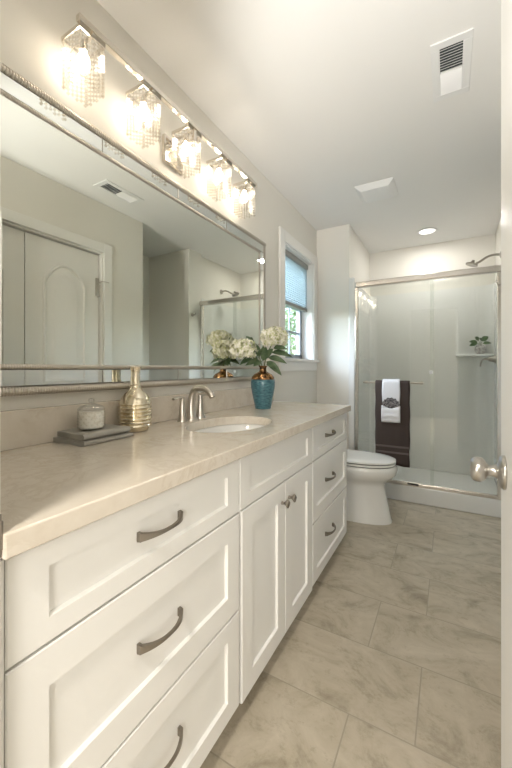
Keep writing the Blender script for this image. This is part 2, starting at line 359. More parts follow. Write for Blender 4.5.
def closet_door(name, y0, y1, label, hinge_side):
    dr = struct(name, B((XR+.030, XR+.064, y0, y1, .012, CZ-.018)), 'trim', label, 'door', bevel=.002)
    bm = bmesh.new()
    arch_panel(bm, XR+.030, y0+.115, y1-.115, 1.02, 1.88, .13, .013)
    arch_panel(bm, XR+.030, y0+.115, y1-.115, .22, .86, 0, .013)
    obj('raised_panel', bm, 'trim', dr, smooth=True)
    return dr
ymid = (CY0+CY1)/2
d2 = closet_door('door_2', CY0+.016, ymid-.002, 'cream arched-panel closet door nearer the entry, left leaf in the mirror', 0)
d3 = closet_door('door_3', ymid+.002, CY1-.016, 'cream arched-panel closet door with a hook latch, right leaf in the mirror', 1)
bm = B((XR+.020, XR+.030, CY1-.045, CY1-.022, 1.70, 1.84)); tube([(XR+.02, CY1-.03, 1.80), (XR-.03, CY1-.025, 1.81), (XR-.035, CY1+.03, 1.81)], .004, 8, bm); tube([(XR+.02, CY1-.034, 1.69), (XR-.005, CY1-.034, 1.69), (XR-.008, CY1-.034, 1.78)], .004, 8, bm)
obj('hook_latch', bm, 'nickel', d3)['label'] = 'metal hook latch'

# entry door standing open on the right
DX = 1.21; DY1 = 1.005
d1 = struct('door_1', B((DX, DX+.035, YN+.014, DY1, .012, 2.03)), 'trim', 'white entry door standing open at right with a round knob', 'door', bevel=.002)
ky, kz = DY1-.066, .888
bm = lathe([(0, 0), (.0375, 0), (.038, .004), (.034, .009), (.024, .012), (.016, .014), (.0135, .020), (.0125, .030), (.015, .034), (.022, .037), (.0275, .044), (.0285, .052), (.026, .060), (.018, .0655), (.0, .067)], (DX, ky, kz), (-1, 0, 0), 40)
obj('door_knob', bm, 'knob', d1, smooth='all')['label'] = 'brushed nickel round door knob'
bm = B((DX+.008, DX+.027, DY1-.001, DY1+.002, kz-.028, kz+.028)); B((DX+.012, DX+.023, DY1, DY1+.010, kz-.008, kz+.008), bm=bm)
obj('latch', bm, 'nickel', d1)

# ---------------------------------------------------------------- vanity
XF = .54; CT = .89; CB = .853; TOE = .085
def shaker(y0, y1, z0, z1, st, rl, th=.020, rec=.009):
    bm = bmesh.new(); x = XF
    def ring(yy0, yy1, zz0, zz1, xx): return [(xx, yy0, zz0), (xx, yy1, zz0), (xx, yy1, zz1), (xx, yy0, zz1)]
    e = .0022
    rr = [ring(y0, y1, z0, z1, x-th), ring(y0, y1, z0, z1, x-e), ring(y0+e, y1-e, z0+e, z1-e, x), ring(y0+st, y1-st, z0+rl, z1-rl, x), ring(y0+st+.003, y1-st-.003, z0+rl+.003, z1-rl-.003, x-rec)]
    return loft(rr, bm)
def pull(y, z, parent, L=.132):
    bm = bmesh.new(); rings = []; k = 20
    for i in range(k+1):
        u = -1 + 2*i/k
        yy = y + u*L/2; out = .005 + .026*(1-abs(u)**2.4)
        hh = .0035 + .0072*abs(u)**2.2; tt = .0028 + .0022*abs(u)**2
        zc = z
        rings.append([(XF-.008+out-tt, yy, zc-hh), (XF-.008+out+tt, yy, zc-hh*.8), (XF-.008+out+tt, yy, zc+hh*.8), (XF-.008+out-tt, yy, zc+hh)])
    loft(rings, bm)
    for u in (-1, 1):
        yy = y + u*(L/2-.004)
        B((XF-.010, XF+.002, yy-.0035, yy+.0035, z-.0095, z+.0095), bm=bm)
    o = obj('drawer_pull', bm, 'pewter', parent, smooth=True)
    o['label'] = 'arched dark pewter drawer pull'
    return o
def knob(y, z, parent):
    bm = lathe([(.0, 0), (.008, 0), (.0065, .004), (.0055, .012), (.010, .017), (.0165, .022), (.0170, .026), (.0145, .030), (0, .031)], (XF, y, z), (1, 0, 0), 4)
    o = obj('door_knob', bm, 'pewter', parent); o['label'] = 'small dark pewter square knob'
def carcass(y0, y1, parent, left_fill=0):
    bm = B((.002, XF-.022, y0, y0+.016, TOE, CB), (.002, XF-.022, y1-.016, y1, TOE, CB), (.002, XF-.022, y0+.016, y1-.016, TOE, TOE+.018), (.002, .012, y0+.016, y1-.016, TOE+.018, CB), (XF-.036, XF-.021, y0+.016, y1-.016, TOE+.018, CB))
    obj('cabinet_box', bm, 'cabinet', parent)
    obj('toe_kick', B((.06, XF-.085, y0, y1, 0, TOE)), 'cabinet', parent)
Z1, Z2, ZT = .677, .379, .843
Y0, YA, YB, YE = .241, .893, 1.543, 2.165
def drawer_unit(y0, y1, st, label, hy, fills):
    t = thing('drawer_cabinet', (.26, (y0+y1)/2, 0), label, 'cabinet', 'vanity base cabinets')
    carcass(y0, y1, t)
    a, b_ = y0+fills[0], y1-fills[1]
    for (zl, zh, hz) in ((Z1+.0025, ZT, .767), (Z2+.0025, Z1-.0025, .533), (TOE+.001, Z2-.0025, .245)):
        d = obj('drawer', shaker(a, b_, zl, zh, st, .040 if zl > .6 else .066 if zl > .2 else .055), 'cabinet', t)
        pull(hy, hz, d)
    if fills[0] > .01: obj('filler_strip', B((XF-.02, XF-.001, y0, y0+fills[0]-.002, TOE, ZT)), 'cabinet', t)
    return t
drawer_unit(Y0, YA, .062, 'white three-drawer cabinet at near end of vanity beside the door jamb', .567, (.0135, .003))
drawer_unit(YB, YE, .052, 'white three-drawer cabinet at far end of vanity beside the toilet', 1.82, (.003, .002))
sc_ = thing('sink_cabinet', (.26, (YA+YB)/2, 0), 'white double-door cabinet under the sink in middle of the vanity', 'cabinet', 'vanity base cabinets')
carcass(YA, YB, sc_)
obj('false_drawer_front', shaker(YA+.003, YB-.003, Z1+.0025, ZT, .060, .042), 'cabinet', sc_)
ym = 1.232
for (a, b_, ky_) in ((YA+.014, ym-.0015, 1.197), (ym+.0015, YB-.004, 1.263)):
    d = obj('cabinet_door', shaker(a, b_, TOE-.012, Z1-.0025, .066, .066), 'cabinet', sc_)
    knob(ky_, .603, d)

# worktop with an oval cut-out, backsplash
SXc, SYc, SA, SB = .305, 1.20, .153, .222
ct = thing('countertop', (.28, 1.2, CB), 'cream veined quartz countertop running along the whole vanity', 'countertop')
bm = bmesh.new()
outer = [(.001, .2415), (.565, .2415), (.565, 2.172), (.001, 2.172)]
def loop(pts, z):
    vs = [bm.verts.new((x, y, z)) for x, y in pts]; return [bm.edges.new((vs[i], vs[(i+1) % len(vs)])) for i in range(len(vs))]
ell = [(SXc+SA*math.cos(2*PI*i/64), SYc+SB*math.sin(2*PI*i/64)) for i in range(64)]
ed = loop(outer, CT) + loop(ell, CT)
bmesh.ops.triangle_fill(bm, use_beauty=True, use_dissolve=False, edges=ed)
ex = bmesh.ops.extrude_face_region(bm, geom=bm.faces[:])
bmesh.ops.translate(bm, verts=[g for g in ex['geom'] if isinstance(g, bmesh.types.BMVert)], vec=(0, 0, CB-CT))
obj('worktop', bm, 'quartz', ct, bevel=.003)
tag(obj('backsplash', B((.001, .021, .2415, 2.172, CT+.0003, 1.0)), 'quartz', bevel=.002), 'low cream quartz backsplash strip standing along the back of the countertop', 'backsplash')
# undermount basin
sk = thing('sink', (SXc, SYc, CB-.15), 'white oval undermount basin set in the countertop', 'sink')
prof = [(1.10, -.002), (1.03, -.002), (1.0, -.012), (.97, -.045), (.88, -.095), (.68, -.130), (.40, -.146), (.12, -.150)]
bm = loft([[(SXc+SA*f*math.cos(2*PI*i/64), SYc+SB*f*math.sin(2*PI*i/64), CB+z) for i in range(64)] for f, z in prof], None, caps=False)
obj('basin', bm, 'ceramic', sk, smooth='all', solid=.004)
obj('drain', lathe([(.0, .004), (.018, .004), (.026, .002), (.028, 0), (.028, -.02), (0, -.02)], (SXc, SYc, CB-.148), seg=24), 'nickel', sk, smooth=True)

# faucet
FX, FY = .088, 1.205
fc = thing('faucet', (FX, FY, CT), 'brushed nickel two-handle faucet with arched spout behind the sink', 'faucet')
pts = bez((FX, FY, CT), (FX-.012, FY, CT+.12), (FX+.015, FY, CT+.152), (FX+.065, FY, CT+.143), 14) + bez((FX+.065, FY, CT+.143), (FX+.09, FY, CT+.138), (FX+.105, FY, CT+.125), (FX+.117, FY, CT+.104), 6)[1:]
rad = [.0205 - .006*min(1, i/9) - .0012*max(0, i-12)/8 for i in range(len(pts))]
bm = tube(pts, rad, 18)
lathe([(.026, 0), (.026, .004), (.021, .012), (.0195, .02)], (FX, FY, CT), seg=28, bm=bm)
obj('spout', bm, 'nickel', fc, smooth=True)
for s in (-1, 1):
    hy = FY + s*.062
    bm = lathe([(.0, 0), (.024, 0), (.024, .003), (.019, .014), (.0145, .04), (.0115, .072), (.0105, .092), (.012, .100), (.011, .106), (0, .108)], (FX, hy, CT), seg=24)
    tube([(FX, hy, CT+.101), (FX+.004, hy+s*.02, CT+.104), (FX+.008, hy+s*.045, CT+.104), (FX+.010, hy+s*.068, CT+.101)], [.0095, .0085, .0075, .0085], 12, bm, flat=.6)
    obj('handle', bm, 'nickel', fc, smooth=True)

# ---------------------------------------------------------------- mirror
MY0, MY1, MZ0, MZ1 = .37, 2.03, 1.042, 1.962
mr = thing('wall_mirror', (0, (MY0+MY1)/2, MZ0), 'large rectangular wall mirror with ribbed champagne frame above the vanity', 'mirror')
obj('backing', B((.001, .020, MY0+.012, MY1-.012, MZ0+.012, MZ1-.012)), 'dark', mr)
def ribbed(p0, p1, r, xc, pitch, depth, bm):
    p0 = Vector(p0); p1 = Vector(p1); L = (p1-p0).length; t = (p1-p0)/L; w = t.cross(Vector((1, 0, 0)))
    k = max(2, int(L/pitch)); rings = []
    for i in range(k*4+1):
        f = (1, .95, .5, .95)[i % 4]; rr = r*(1 - depth*(1-f))
        c = p0 + t*(L*i/(k*4))
        rings.append([c + w*(rr*math.cos(a)) + Vector((xc, 0, 0)) + Vector((1, 0, 0))*(rr*.8*math.sin(a)) for a in [PI*j/8 for j in range(9)]] + [c - w*r + Vector((.001, 0, 0)), c + w*r + Vector((.001, 0, 0))])
    loft(rings, bm)
def ribbed_frame(name, ins, r, xc, pitch, depth, bevel_lip):
    a, b_, c_, d_ = MY0+ins, MY1-ins, MZ0+ins, MZ1-ins
    bm = bmesh.new()
    for p, q in (((0, a, c_+r), (0, b_, c_+r)), ((0, a, d_-r), (0, b_, d_-r)), ((0, a+r, c_+2*r), (0, a+r, d_-2*r)), ((0, b_-r, c_+2*r), (0, b_-r, d_-2*r))):
        ribbed(p, q, r, xc, pitch, depth, bm)
    return obj(name, bm, 'champagne', mr, smooth=True)
ribbed_frame('outer_frame', 0, .0135, .026, .0078, .32, 0)
ribbed_frame('inner_frame', .075, .008, .029, .007, .32, 0)
xs = .0305
ia = .027; ib = .075
# bevelled mirror strips of the frame, one piece between joints
def strip(y0, y1, z0, z1):
    return B((.018, xs, y0, y1, z0, z1))
cuts = [MY0+ia, .79, 1.18, 1.57, MY1-ia]
for y0, y1 in zip(cuts, cuts[1:]):
    for z0, z1 in ((MZ0+ia, MZ0+ib), (MZ1-ib, MZ1-ia)):
        obj('mirror_strip', strip(y0+.001, y1-.001, z0+.001, z1-.001), 'mstrip', mr, bevel=.001)
zc = [MZ0+ib, 1.575, MZ1-ib]
for y0, y1 in ((MY0+ia, MY0+ib), (MY1-ib, MY1-ia)):
    for z0, z1 in zip(zc, zc[1:]):
        obj('mirror_strip', strip(y0+.001, y1-.001, z0+.001, z1-.001), 'mstrip', mr, bevel=.001)
for y in cuts[1:-1]:
    for z0, z1 in ((MZ0+ia, MZ0+ib), (MZ1-ib, MZ1-ia)): obj('joint_clip', tube([(xs+.001, y, z0), (xs+.001, y, z1)], .0014, 6), 'champagne', mr, smooth=True)
for y0, y1 in ((MY0+ia, MY0+ib), (MY1-ib, MY1-ia)): obj('joint_clip', tube([(xs+.001, y0, 1.575), (xs+.001, y1, 1.575)], .0014, 6), 'champagne', mr, smooth=True)
obj('mirror_glass', B((.0205, .030, MY0+.088, MY1-.088, MZ0+.088, MZ1-.088)), 'mirror', mr)

# ---------------------------------------------------------------- vanity light
LY = [.676, .921, 1.166, 1.411, 1.656]; LX0, LX1, LZ0, LZ1 = .045, .140, 2.000, 2.150; LW = .088
vl = thing('vanity_light', (0, 1.166, 2.05), 'polished bar light with five crystal-beaded square shades above mirror', 'wall light')
obj('back_plate', B((.0005, .022, 1.106, 1.226, 2.03, 2.15)), 'chrome', vl, bevel=.005)
bm = tube([(.02, 1.166, 2.115), (.135, 1.166, 2.115)], .011, 12); tube([(.135, 1.166, 2.105), (.135, 1.166, 2.165)], .011, 12, bm)
obj('arm', bm, 'chrome', vl, smooth=True)
obj('bar', B((.130, .150, LY[0]-LW/2-.006, LY[-1]+LW/2+.006, 2.156, 2.176)), 'chrome', vl, bevel=.002)
def bead(bm, c, r, h, ax):
    x, y, z = c; t = r*.75
    top = bm.verts.new((x, y, z+h)); bot = bm.verts.new((x, y, z-h))
    k = [bm.verts.new((x+r*math.cos(PI/4+i*PI/2), y+r*math.sin(PI/4+i*PI/2), z)) for i in range(4)]
    for i in range(4):
        bm.faces.new((top, k[i], k[(i+1) % 4])); bm.faces.new((bot, k[(i+1) % 4], k[i]))
for n_, y in enumerate(LY):
    y0, y1 = y-LW/2, y+LW/2; e = .004
    bm = B((LX0, LX1, y0, y0+e, LZ1-.006, LZ1+.006), (LX0, LX1, y1-e, y1, LZ1-.006, LZ1+.006), (LX0, LX0+e, y0+e, y1-e, LZ1-.006, LZ1+.006), (LX1-e, LX1, y0+e, y1-e, LZ1-.006, LZ1+.006), (LX0, LX1+.006, y-.006, y+.006, LZ1+.0005, LZ1+.006))
    sh = obj('lamp_shade', bm, 'chrome', vl); sh['label'] = 'square crystal shade'
    bm = bmesh.new(); nc = 6; nr = 11
    for i in range(nc):
        for j in range(nr):
            z = LZ1-.012 - j*(LZ1-.012-LZ0)/(nr-1); f = (i+.5)/nc
            zz = z - (.0065 if i % 2 else 0)
            bead(bm, (LX0+f*(LX1-LX0), y0+.003, zz), .0066, .0074, 0); bead(bm, (LX0+f*(LX1-LX0), y1-.003, zz), .0066, .0074, 0)
            bead(bm, (LX0+.003, y0+f*LW, zz), .0066, .0074, 1); bead(bm, (LX1-.003, y0+f*LW, zz), .0066, .0074, 1)
    obj('crystal_curtain', bm, 'crystal', sh)
    xc = (LX0+LX1)/2
    obj('lamp_socket', lathe([(0, 0), (.011, 0), (.013, -.004), (.013, -.028), (0, -.028)], (xc, y, LZ1), seg=16), 'chrome', sh, smooth=True)
    obj('bulb', lathe([(.009, -.028), (.011, -.034), (.017, -.046), (.020, -.060), (.0175, -.075), (.010, -.084), (0, -.087)], (xc, y, LZ1), seg=14), 'bulb', sh, smooth='all')

# ---------------------------------------------------------------- things on the worktop
# folded linen towel
tw = thing('folded_towel', (.095, .715, CT), 'grey linen hand towel folded in layers under the white candle', 'towel')
def slab(x0, x1, y0, y1, z0, z1, seed, sag=.002):
    random.seed(seed); bm = bmesh.new(); rings = []; k = 22
    prof = []
    for a in [i/7*PI - PI/2 for i in range(8)]: prof.append((1, math.cos(a), math.sin(a)))
    def wob(x, y): return sag*(math.sin(17*x+seed)*1.0 + math.sin(23*y+2*seed))*.6
    n_x = 12
    rr = (z1-z0)/2; zc_ = (z0+z1)/2
    for i in range(k+1):
        y = y0 + (y1-y0)*i/k; ring = []
        for j in range(n_x+1):
            x = x0 + (x1-rr-x0)*j/n_x; ring.append((x, y + .004*math.sin(5*x*10+seed), z1 + wob(x, y)))
        for a in [PI/2 - PI*q/8 for q in range(1, 8)]:
            ring.append((x1-rr + rr*math.cos(a), y+.003*math.sin(9*y+seed), zc_ + rr*math.sin(a) + wob(x1, y)*max(0, math.sin(a))))
        for j in range(n_x, -1, -1):
            x = x0 + (x1-rr-x0)*j/n_x; ring.append((x, y + .004*math.sin(5*x*10+seed), z0))
        rings.append(ring)
    return loft(rings, bm)
obj('lower_fold', slab(.024, .172, .624, .806, CT+.0005, CT+.014, 3), 'linen', tw, smooth=True)
obj('upper_fold', slab(.026, .164, .632, .800, CT+.0165, CT+.033, 5), 'linen', tw, smooth=True)
obj('inner_fold', slab(.030, .150, .640, .795, CT+.0125, CT+.0185, 8, .0005), 'linen', tw, smooth=True)
random.seed(11)
# candle in a hobnail glass jar
cx, cy, cz = .098, .700, CT+.0355
cd = thing('candle_jar', (cx, cy, cz), 'white candle in a bumpy glass jar on the folded grey towel', 'candle')
obj('candle', lathe([(0, .004), (.034, .004), (.0375, .008), (.0375, .056), (.035, .059), (0, .058)], (cx, cy, cz), seg=28), 'wax', cd, smooth=True)
bm = lathe([(.0, 0), (.036, 0), (.040, .004), (.041, .012), (.041, .056), (.039, .062), (.0375, .060), (.0385, .012), (.036, .003), (0, .0025)], (cx, cy, cz), seg=32)
for j in range(6):
    for i in range(16):
        a = 2*PI*(i + .5*(j % 2))/16; c = Vector((cx+.041*math.cos(a), cy+.041*math.sin(a), cz+.009+j*.009))
        bmesh.ops.create_icosphere(bm, subdivisions=1, radius=.0026, matrix=Matrix.Translation(c))
obj('glass_jar', bm, 'jar', cd, smooth=True)
bm = lathe([(.040, .062), (.041, .065), (.034, .073), (.018, .080), (.006, .083), (.006, .086), (.010, .091), (.008, .097), (0, .099)], (cx, cy, cz), seg=28)
obj('glass_lid', bm, 'lidglass', cd, smooth=True)
# gold bottle
bx_, by_ = .084, .890
prof = [(0, 0), (.040, 0), (.046, .003), (.050, .012)]
z = .014
for i in range(7):
    prof += [(.0555+.001*math.sin(i/6*PI), z+.001), (.0590+.0015*math.sin(i/6*PI), z+.005), (.0590+.0015*math.sin(i/6*PI), z+.008), (.0555, z+.0125)]; z += .0135
prof += [(.0545, .112), (.049, .124), (.038, .138), (.026, .149), (.0195, .158), (.0175, .168), (.019, .171), (.0175, .174), (.0165, .200), (.0165, .222), (.0185, .228), (.0205, .233), (.0205, .237), (.0165, .2375), (.014, .22), (0, .21)]
bt = obj('decorative_bottle', lathe(prof, (0, 0, 0), seg=40), 'gold', smooth=True); bt.location = (bx_, by_, CT)
tag(bt, 'ribbed gold glass bottle with a slim neck beside the faucet', 'bottle')
# teal vase
vx, vy = .168, 1.738
vs = thing('vase', (vx, vy, CT), 'teal crackle vase with copper shoulder at far end of countertop', 'vase')
obj('vase_body', lathe([(0, 0), (.043, 0), (.046, .004), (.052, .04), (.062, .085), (.069, .125), (.070, .150), (.0675, .168)], (vx, vy, CT), seg=40), 'teal', vs, smooth='all')
o = obj('vase_shoulder', lathe([(.0677, .167), (.064, .182), (.052, .197), (.032, .208), (.022, .214), (.019, .225), (.0205, .236), (.0255, .243), (.0255, .246), (.021, .246), (.017, .236), (.016, .22)], (vx, vy, CT), seg=40), 'copper', vs, smooth='all', recalc=True)
o['label'] = 'metallic copper shoulder and neck'

def leaf_mesh(p, d, L, w_, up=(0, 0, 1), curl=.3, fold=.25):
    d = Vector(d).normalized(); up = Vector(up); s = d.cross(up).normalized(); nn = s.cross(d).normalized(); p = Vector(p)
    bm = bmesh.new(); k = 7; rows = []
    for i in range(k+1):
        t = i/k; wid = w_*(math.sin(PI*min(1, t**.8))**.8)*.5 + .0003
        c = p + d*(L*t) - Vector((0, 0, 1))*(curl*L*t*t)
        rows.append([bm.verts.new(c - s*wid + nn*(fold*wid)), bm.verts.new(c - s*wid*.5 + nn*(fold*wid*.4)), bm.verts.new(c), bm.verts.new(c + s*wid*.5 + nn*(fold*wid*.4)), bm.verts.new(c + s*wid + nn*(fold*wid))])
    for a, b_ in zip(rows, rows[1:]):
        for j in range(4): bm.faces.new((a[j], a[j+1], b_[j+1], b_[j]))
    return bm
def hydrangea(name_label, head, r, base, ctrl, leaves, seed, wd=(1, 1), sq_=.86):
    random.seed(seed)
    t = thing('hydrangea_stem', base, name_label, 'flower', 'hydrangeas in the teal vase')
    pts = bez(base, ctrl, Vector(head)*.7+Vector(ctrl)*.3, Vector(head)-Vector((0, 0, r*.3)), 10)
    obj('stem', tube(pts, .0032, 8), 'stem', t, smooth=True)
    bm = bmesh.new(); N = 210
    for i in range(N):
        zf = 1 - 1.72*(i+.5)/N; a = i*2.39996; q = math.sqrt(max(0, 1-zf*zf))
        nrm = Vector((q*math.cos(a), q*math.sin(a), zf)); rr = r*random.uniform(.74, 1.08)
        c = Vector(head) + Vector((nrm.x*rr*wd[0], nrm.y*rr*wd[1], nrm.z*rr*sq_))
        nrm = (nrm + Vector((random.uniform(-.6, .6), random.uniform(-.6, .6), random.uniform(-.6, .6)))).normalized()
        _, u, v = frame_of(nrm); ph = random.uniform(0, PI); ps = r*random.uniform(.15, .21)
        for k in range(4):
            b0 = ph + k*PI/2; D = u*math.cos(b0) + v*math.sin(b0); E_ = u*math.cos(b0+PI/2) + v*math.sin(b0+PI/2)
            quad(bm, c, c + D*ps*.62 - E_*ps*.46 + nrm*ps*.12, c + D*ps*1.05 + nrm*ps*.2, c + D*ps*.62 + E_*ps*.46 + nrm*ps*.12)
    bmesh.ops.create_icosphere(bm, subdivisions=2, radius=r*.55, matrix=Matrix.Translation(Vector(head)))
    obj('flower_head', bm, 'petal', t)
    for p, d, L, w_, c in leaves: obj('leaf', leaf_mesh(p, d, L, w_, up=(.40, -.70, .55), curl=c), 'leaf', t, smooth='all')
    return t
nk = Vector((vx, vy, CT+.236))
Rt = Vector((.8715, .4905, 0))     # roughly across the room
Zv = Vector((0, 0, 1)); Fw = Vector((-.4905, .8715, 0))
hydrangea('cream hydrangea stem leaning over the vase towards the window', (.222, 1.780, 1.300), .076, nk-Zv*.05, nk+Vector((.005, .005, .06)), [
    (nk+Rt*.05+Zv*.085, Rt+Zv*.12, .125, .040, .35), (nk+Rt*.03+Zv*.055, Rt-Fw*.3+Zv*.05, .11, .040, .35), (nk+Rt*.02+Zv*.035, Rt*.7-Zv*.45-Fw*.2, .105, .046, .25),
    (nk+Rt*.06+Zv*.11, Rt-Fw*.4+Zv*.3, .09, .036, .35), (nk+Zv*.04, Zv-Fw*.4+Rt*.2, .095, .040, .1), (nk+Rt*.01+Zv*.05, Zv*.8+Rt*.5-Fw*.5, .10, .040, .2),
    (nk+Rt*.03+Zv*.09, Fw+Rt*.3+Zv*.3, .09, .036, .3), (nk+Rt*.02+Zv*.02, Rt*.6-Fw*.8+Zv*.1, .085, .036, .4)], 3, (1.05, 1.05), .80)
hydrangea('cream hydrangea stem leaning from the vase towards the faucet', (.092, 1.648, 1.225), .074, nk-Zv*.05, nk+Vector((-.012, -.015, .05)), [
    (nk-Rt*.02+Zv*.04, -Rt-Fw*.2-Zv*.1, .085, .036, .25), (nk-Rt*.01+Zv*.03, -Rt*.5-Fw*.8+Zv*.1, .085, .038, .4), (nk-Rt*.02+Zv*.06, Zv*.9-Rt*.3-Fw*.4, .10, .040, .1),
    (nk-Rt*.05+Zv*.12, -Rt*.5+Zv*.8, .09, .034, .15), (nk-Rt*.03+Zv*.05, -Rt+Fw*.6+Zv*.1, .10, .038, .4), (nk-Rt*.06+Zv*.06, -Rt-Zv*.3-Fw*.3, .08, .034, .3),
    (nk+Zv*.05, Zv-Fw*.2, .085, .034, .1)], 4, (.95, 1.2), .78)
sp = thing('leafy_sprig', nk-Vector((0, 0, .04)), 'sprig of thin grey-green leaves standing between the two hydrangeas', 'foliage')
pts = bez(nk-Vector((0, 0, .04)), nk+Vector((-.005, 0, .05)), nk+Vector((-.03, -.03, .09)), nk+Vector((-.05, -.045, .15)), 10)
obj('stem', tube(pts, .0022, 6), 'stem', sp, smooth=True)
random.seed(5)
for i in range(3, 11):
    a = random.uniform(0, 2*PI)
    obj('leaf', leaf_mesh(pts[i], (math.cos(i*2.4), math.sin(i*2.4), .7), .05, .017, curl=.15), 'leaf', sp, smooth='all')

# ---------------------------------------------------------------- toilet
TY = 2.655
tl_ = thing('toilet', (.30, TY, 0), 'white elongated toilet with closed lid between vanity and shower', 'toilet')
def egg(xc, L, w_, z, k=40, p=2.3):
    r = []
    for i in range(k):
        a = 2*PI*i/k; ca, sa = math.cos(a), math.sin(a)
        ex_ = p if ca < 0 else 2.05
        r.append((xc + L*math.copysign(abs(ca)**(2/ex_), ca), TY + w_*math.copysign(abs(sa)**(2/2.3), sa), z))
    return r
secs = [(.455, .288, .130, 0.0), (.455, .288, .130, .012), (.453, .282, .125, .03), (.449, .268, .119, .12), (.445, .254, .116, .20), (.443, .246, .117, .265), (.450, .250, .128, .292), (.466, .272, .156, .315), (.480, .292, .180, .350), (.483, .296, .186, .385), (.482, .292, .184, .403), (.480, .284, .176, .412)]
obj('bowl', loft([egg(a, b_, c_, d_) for a, b_, c_, d_ in secs]), 'ceramic', tl_, smooth=True)
obj('gap_shade_ring', loft([egg(.476, .276, .168, .411), egg(.476, .276, .168, .443)]), 'seatgap', tl_)  # added dark core, stands for the shade between bowl, seat and lid
obj('seat', loft([egg(.480, .282, .176, .4185), egg(.480, .288, .182, .421), egg(.480, .288, .182, .429), egg(.480, .284, .178, .4325)]), 'ceramic', tl_, smooth=True)
obj('lid', loft([egg(.480, .282, .176, .4395), egg(.480, .289, .183, .442), egg(.480, .288, .182, .452), egg(.479, .272, .166, .459), egg(.478, .20, .12, .4625), egg(.478, .08, .05, .4635)]), 'ceramic', tl_, smooth=True)
bm = B((.008, .205, TY-.215, TY+.215, .40, .715)); obj('tank', bm, 'ceramic', tl_, bevel=.015)
obj('tank_lid', B((.004, .215, TY-.225, TY+.225, .716, .742)), 'ceramic', tl_, bevel=.008)
bm = tube([(.205, TY-.15, .665), (.222, TY-.15, .665)], .012, 14); tube([(.222, TY-.155, .665), (.224, TY-.085, .658)], .006, 10, bm)
obj('flush_lever', bm, 'nickel', tl_, smooth=True)

# ---------------------------------------------------------------- shower
SL, SR, SYF, SYB = .312, 1.498, 3.118, 4.066
st_ = thing('shower_stall', (.9, 3.6, 0), 'white acrylic shower stall with low curb and molded corner ledge', 'shower')
bm = B((SL+.03, SR-.002, SYF+.005, SYF+.10, 0, .136), (SL+.03, SR-.002, SYF+.10, SYB-.02, 0, .05))
obj('shower_base', bm, 'acrylic', st_, bevel=.008)
bm = B((SL, SL+.016, SYF, SYB, .0, 1.94), (SL, SL+.050, SYF-.006, SYF+.02, .0, 1.94)); obj('side_panel', bm, 'acrylic', st_, bevel=.005)
bm = B((SR-.016, SR, 3.145, SYB, .0, 1.94), (SR-.05, SR-.001, 3.145, 3.165, .0, 1.94)); obj('side_panel', bm, 'acrylic', st_, bevel=.005)
# back panel with rounded corners
prof = [(SL+.016, SYB-.10)] + [(SL+.016+.08*(1-math.cos(a)), SYB-.10+.08*math.sin(a)) for a in [PI/2*i/8 for i in range(1, 9)]] + [(SR-.016-.08*(1-math.cos(a)), SYB-.10+.08*math.sin(a)) for a in [PI/2*(8-i)/8 for i in range(0, 9)]]
rings = [[(x, y, z) for x, y in prof] + [(SR-.015, SYB, z), (SL+.015, SYB, z)] for z in (.05, 1.94)]
obj('back_panel', loft(rings), 'acrylic', st_, smooth=True)
obj('corner_ledge', B((1.165, SR-.017, SYB-.115, SYB-.015, 1.236, 1.262)), 'acrylic', st_, bevel=.010)

sf = thing('shower_door_frame', (.93, 3.13, .136), 'satin nickel header, jamb and track framing the sliding shower doors', 'door frame')
obj('header', B((SL+.058, SR-.004, 3.098, 3.152, 1.842, 1.892)), 'satin', sf, bevel=.010)
obj('side_jamb', B((SL+.058, SL+.082, 3.104, 3.146, .16, 1.842)), 'satin', sf, bevel=.003)
obj('side_jamb', B((SR-.080, SR-.056, 3.104, 3.146, .16, 1.842)), 'satin', sf, bevel=.003)
obj('track', B((SL+.058, SR-.004, 3.132, 3.172, .1365, .150), (SL+.058, SR-.004, 3.124, 3.132, .1365, .160), (SL+.058, SR-.004, 3.160, 3.166, .1365, .158)), 'satin', sf, bevel=.001)
obj('bottom_guide', B((.80, .885, 3.112, 3.1235, .150, .164)), 'black', sf, bevel=.001)['label'] = 'small black bottom guide'
GX0, GX1 = SL+.076, .998
gp = thing('sliding_glass_door', ((GX0+GX1)/2, 3.115, .165), 'front sliding shower glass panel carrying the towel bar', 'shower door', 'sliding shower door panels')
obj('glass_panel', B((GX0, GX1, 3.112, 3.118, .165, 1.85)), 'glass', gp)
bm = tube([(.452, 3.062, 1.0), (.925, 3.062, 1.0)], .0075, 12)
for x in (.470, .905): tube([(x, 3.062, 1.0), (x, 3.112, 1.0)], .008, 12, bm); tube([(x, 3.108, 1.0), (x, 3.1118, 1.0)], .014, 14, bm)
obj('towel_bar', bm, 'nickel', gp, smooth=True)
obj('white_square', B((.965, .990, 3.104, 3.1118, 1.075, 1.103)), 'plastic', gp, bevel=.004)['label'] = 'small raised white square'  # raised white square near the edge of the glass
gp2 = thing('sliding_glass_door', (1.2, 3.138, .165), 'rear sliding shower glass panel on the valve side', 'shower door', 'sliding shower door panels')
obj('glass_panel', B((.970, SR-.058, 3.1345, 3.1405, .165, 1.85)), 'glass', gp2)

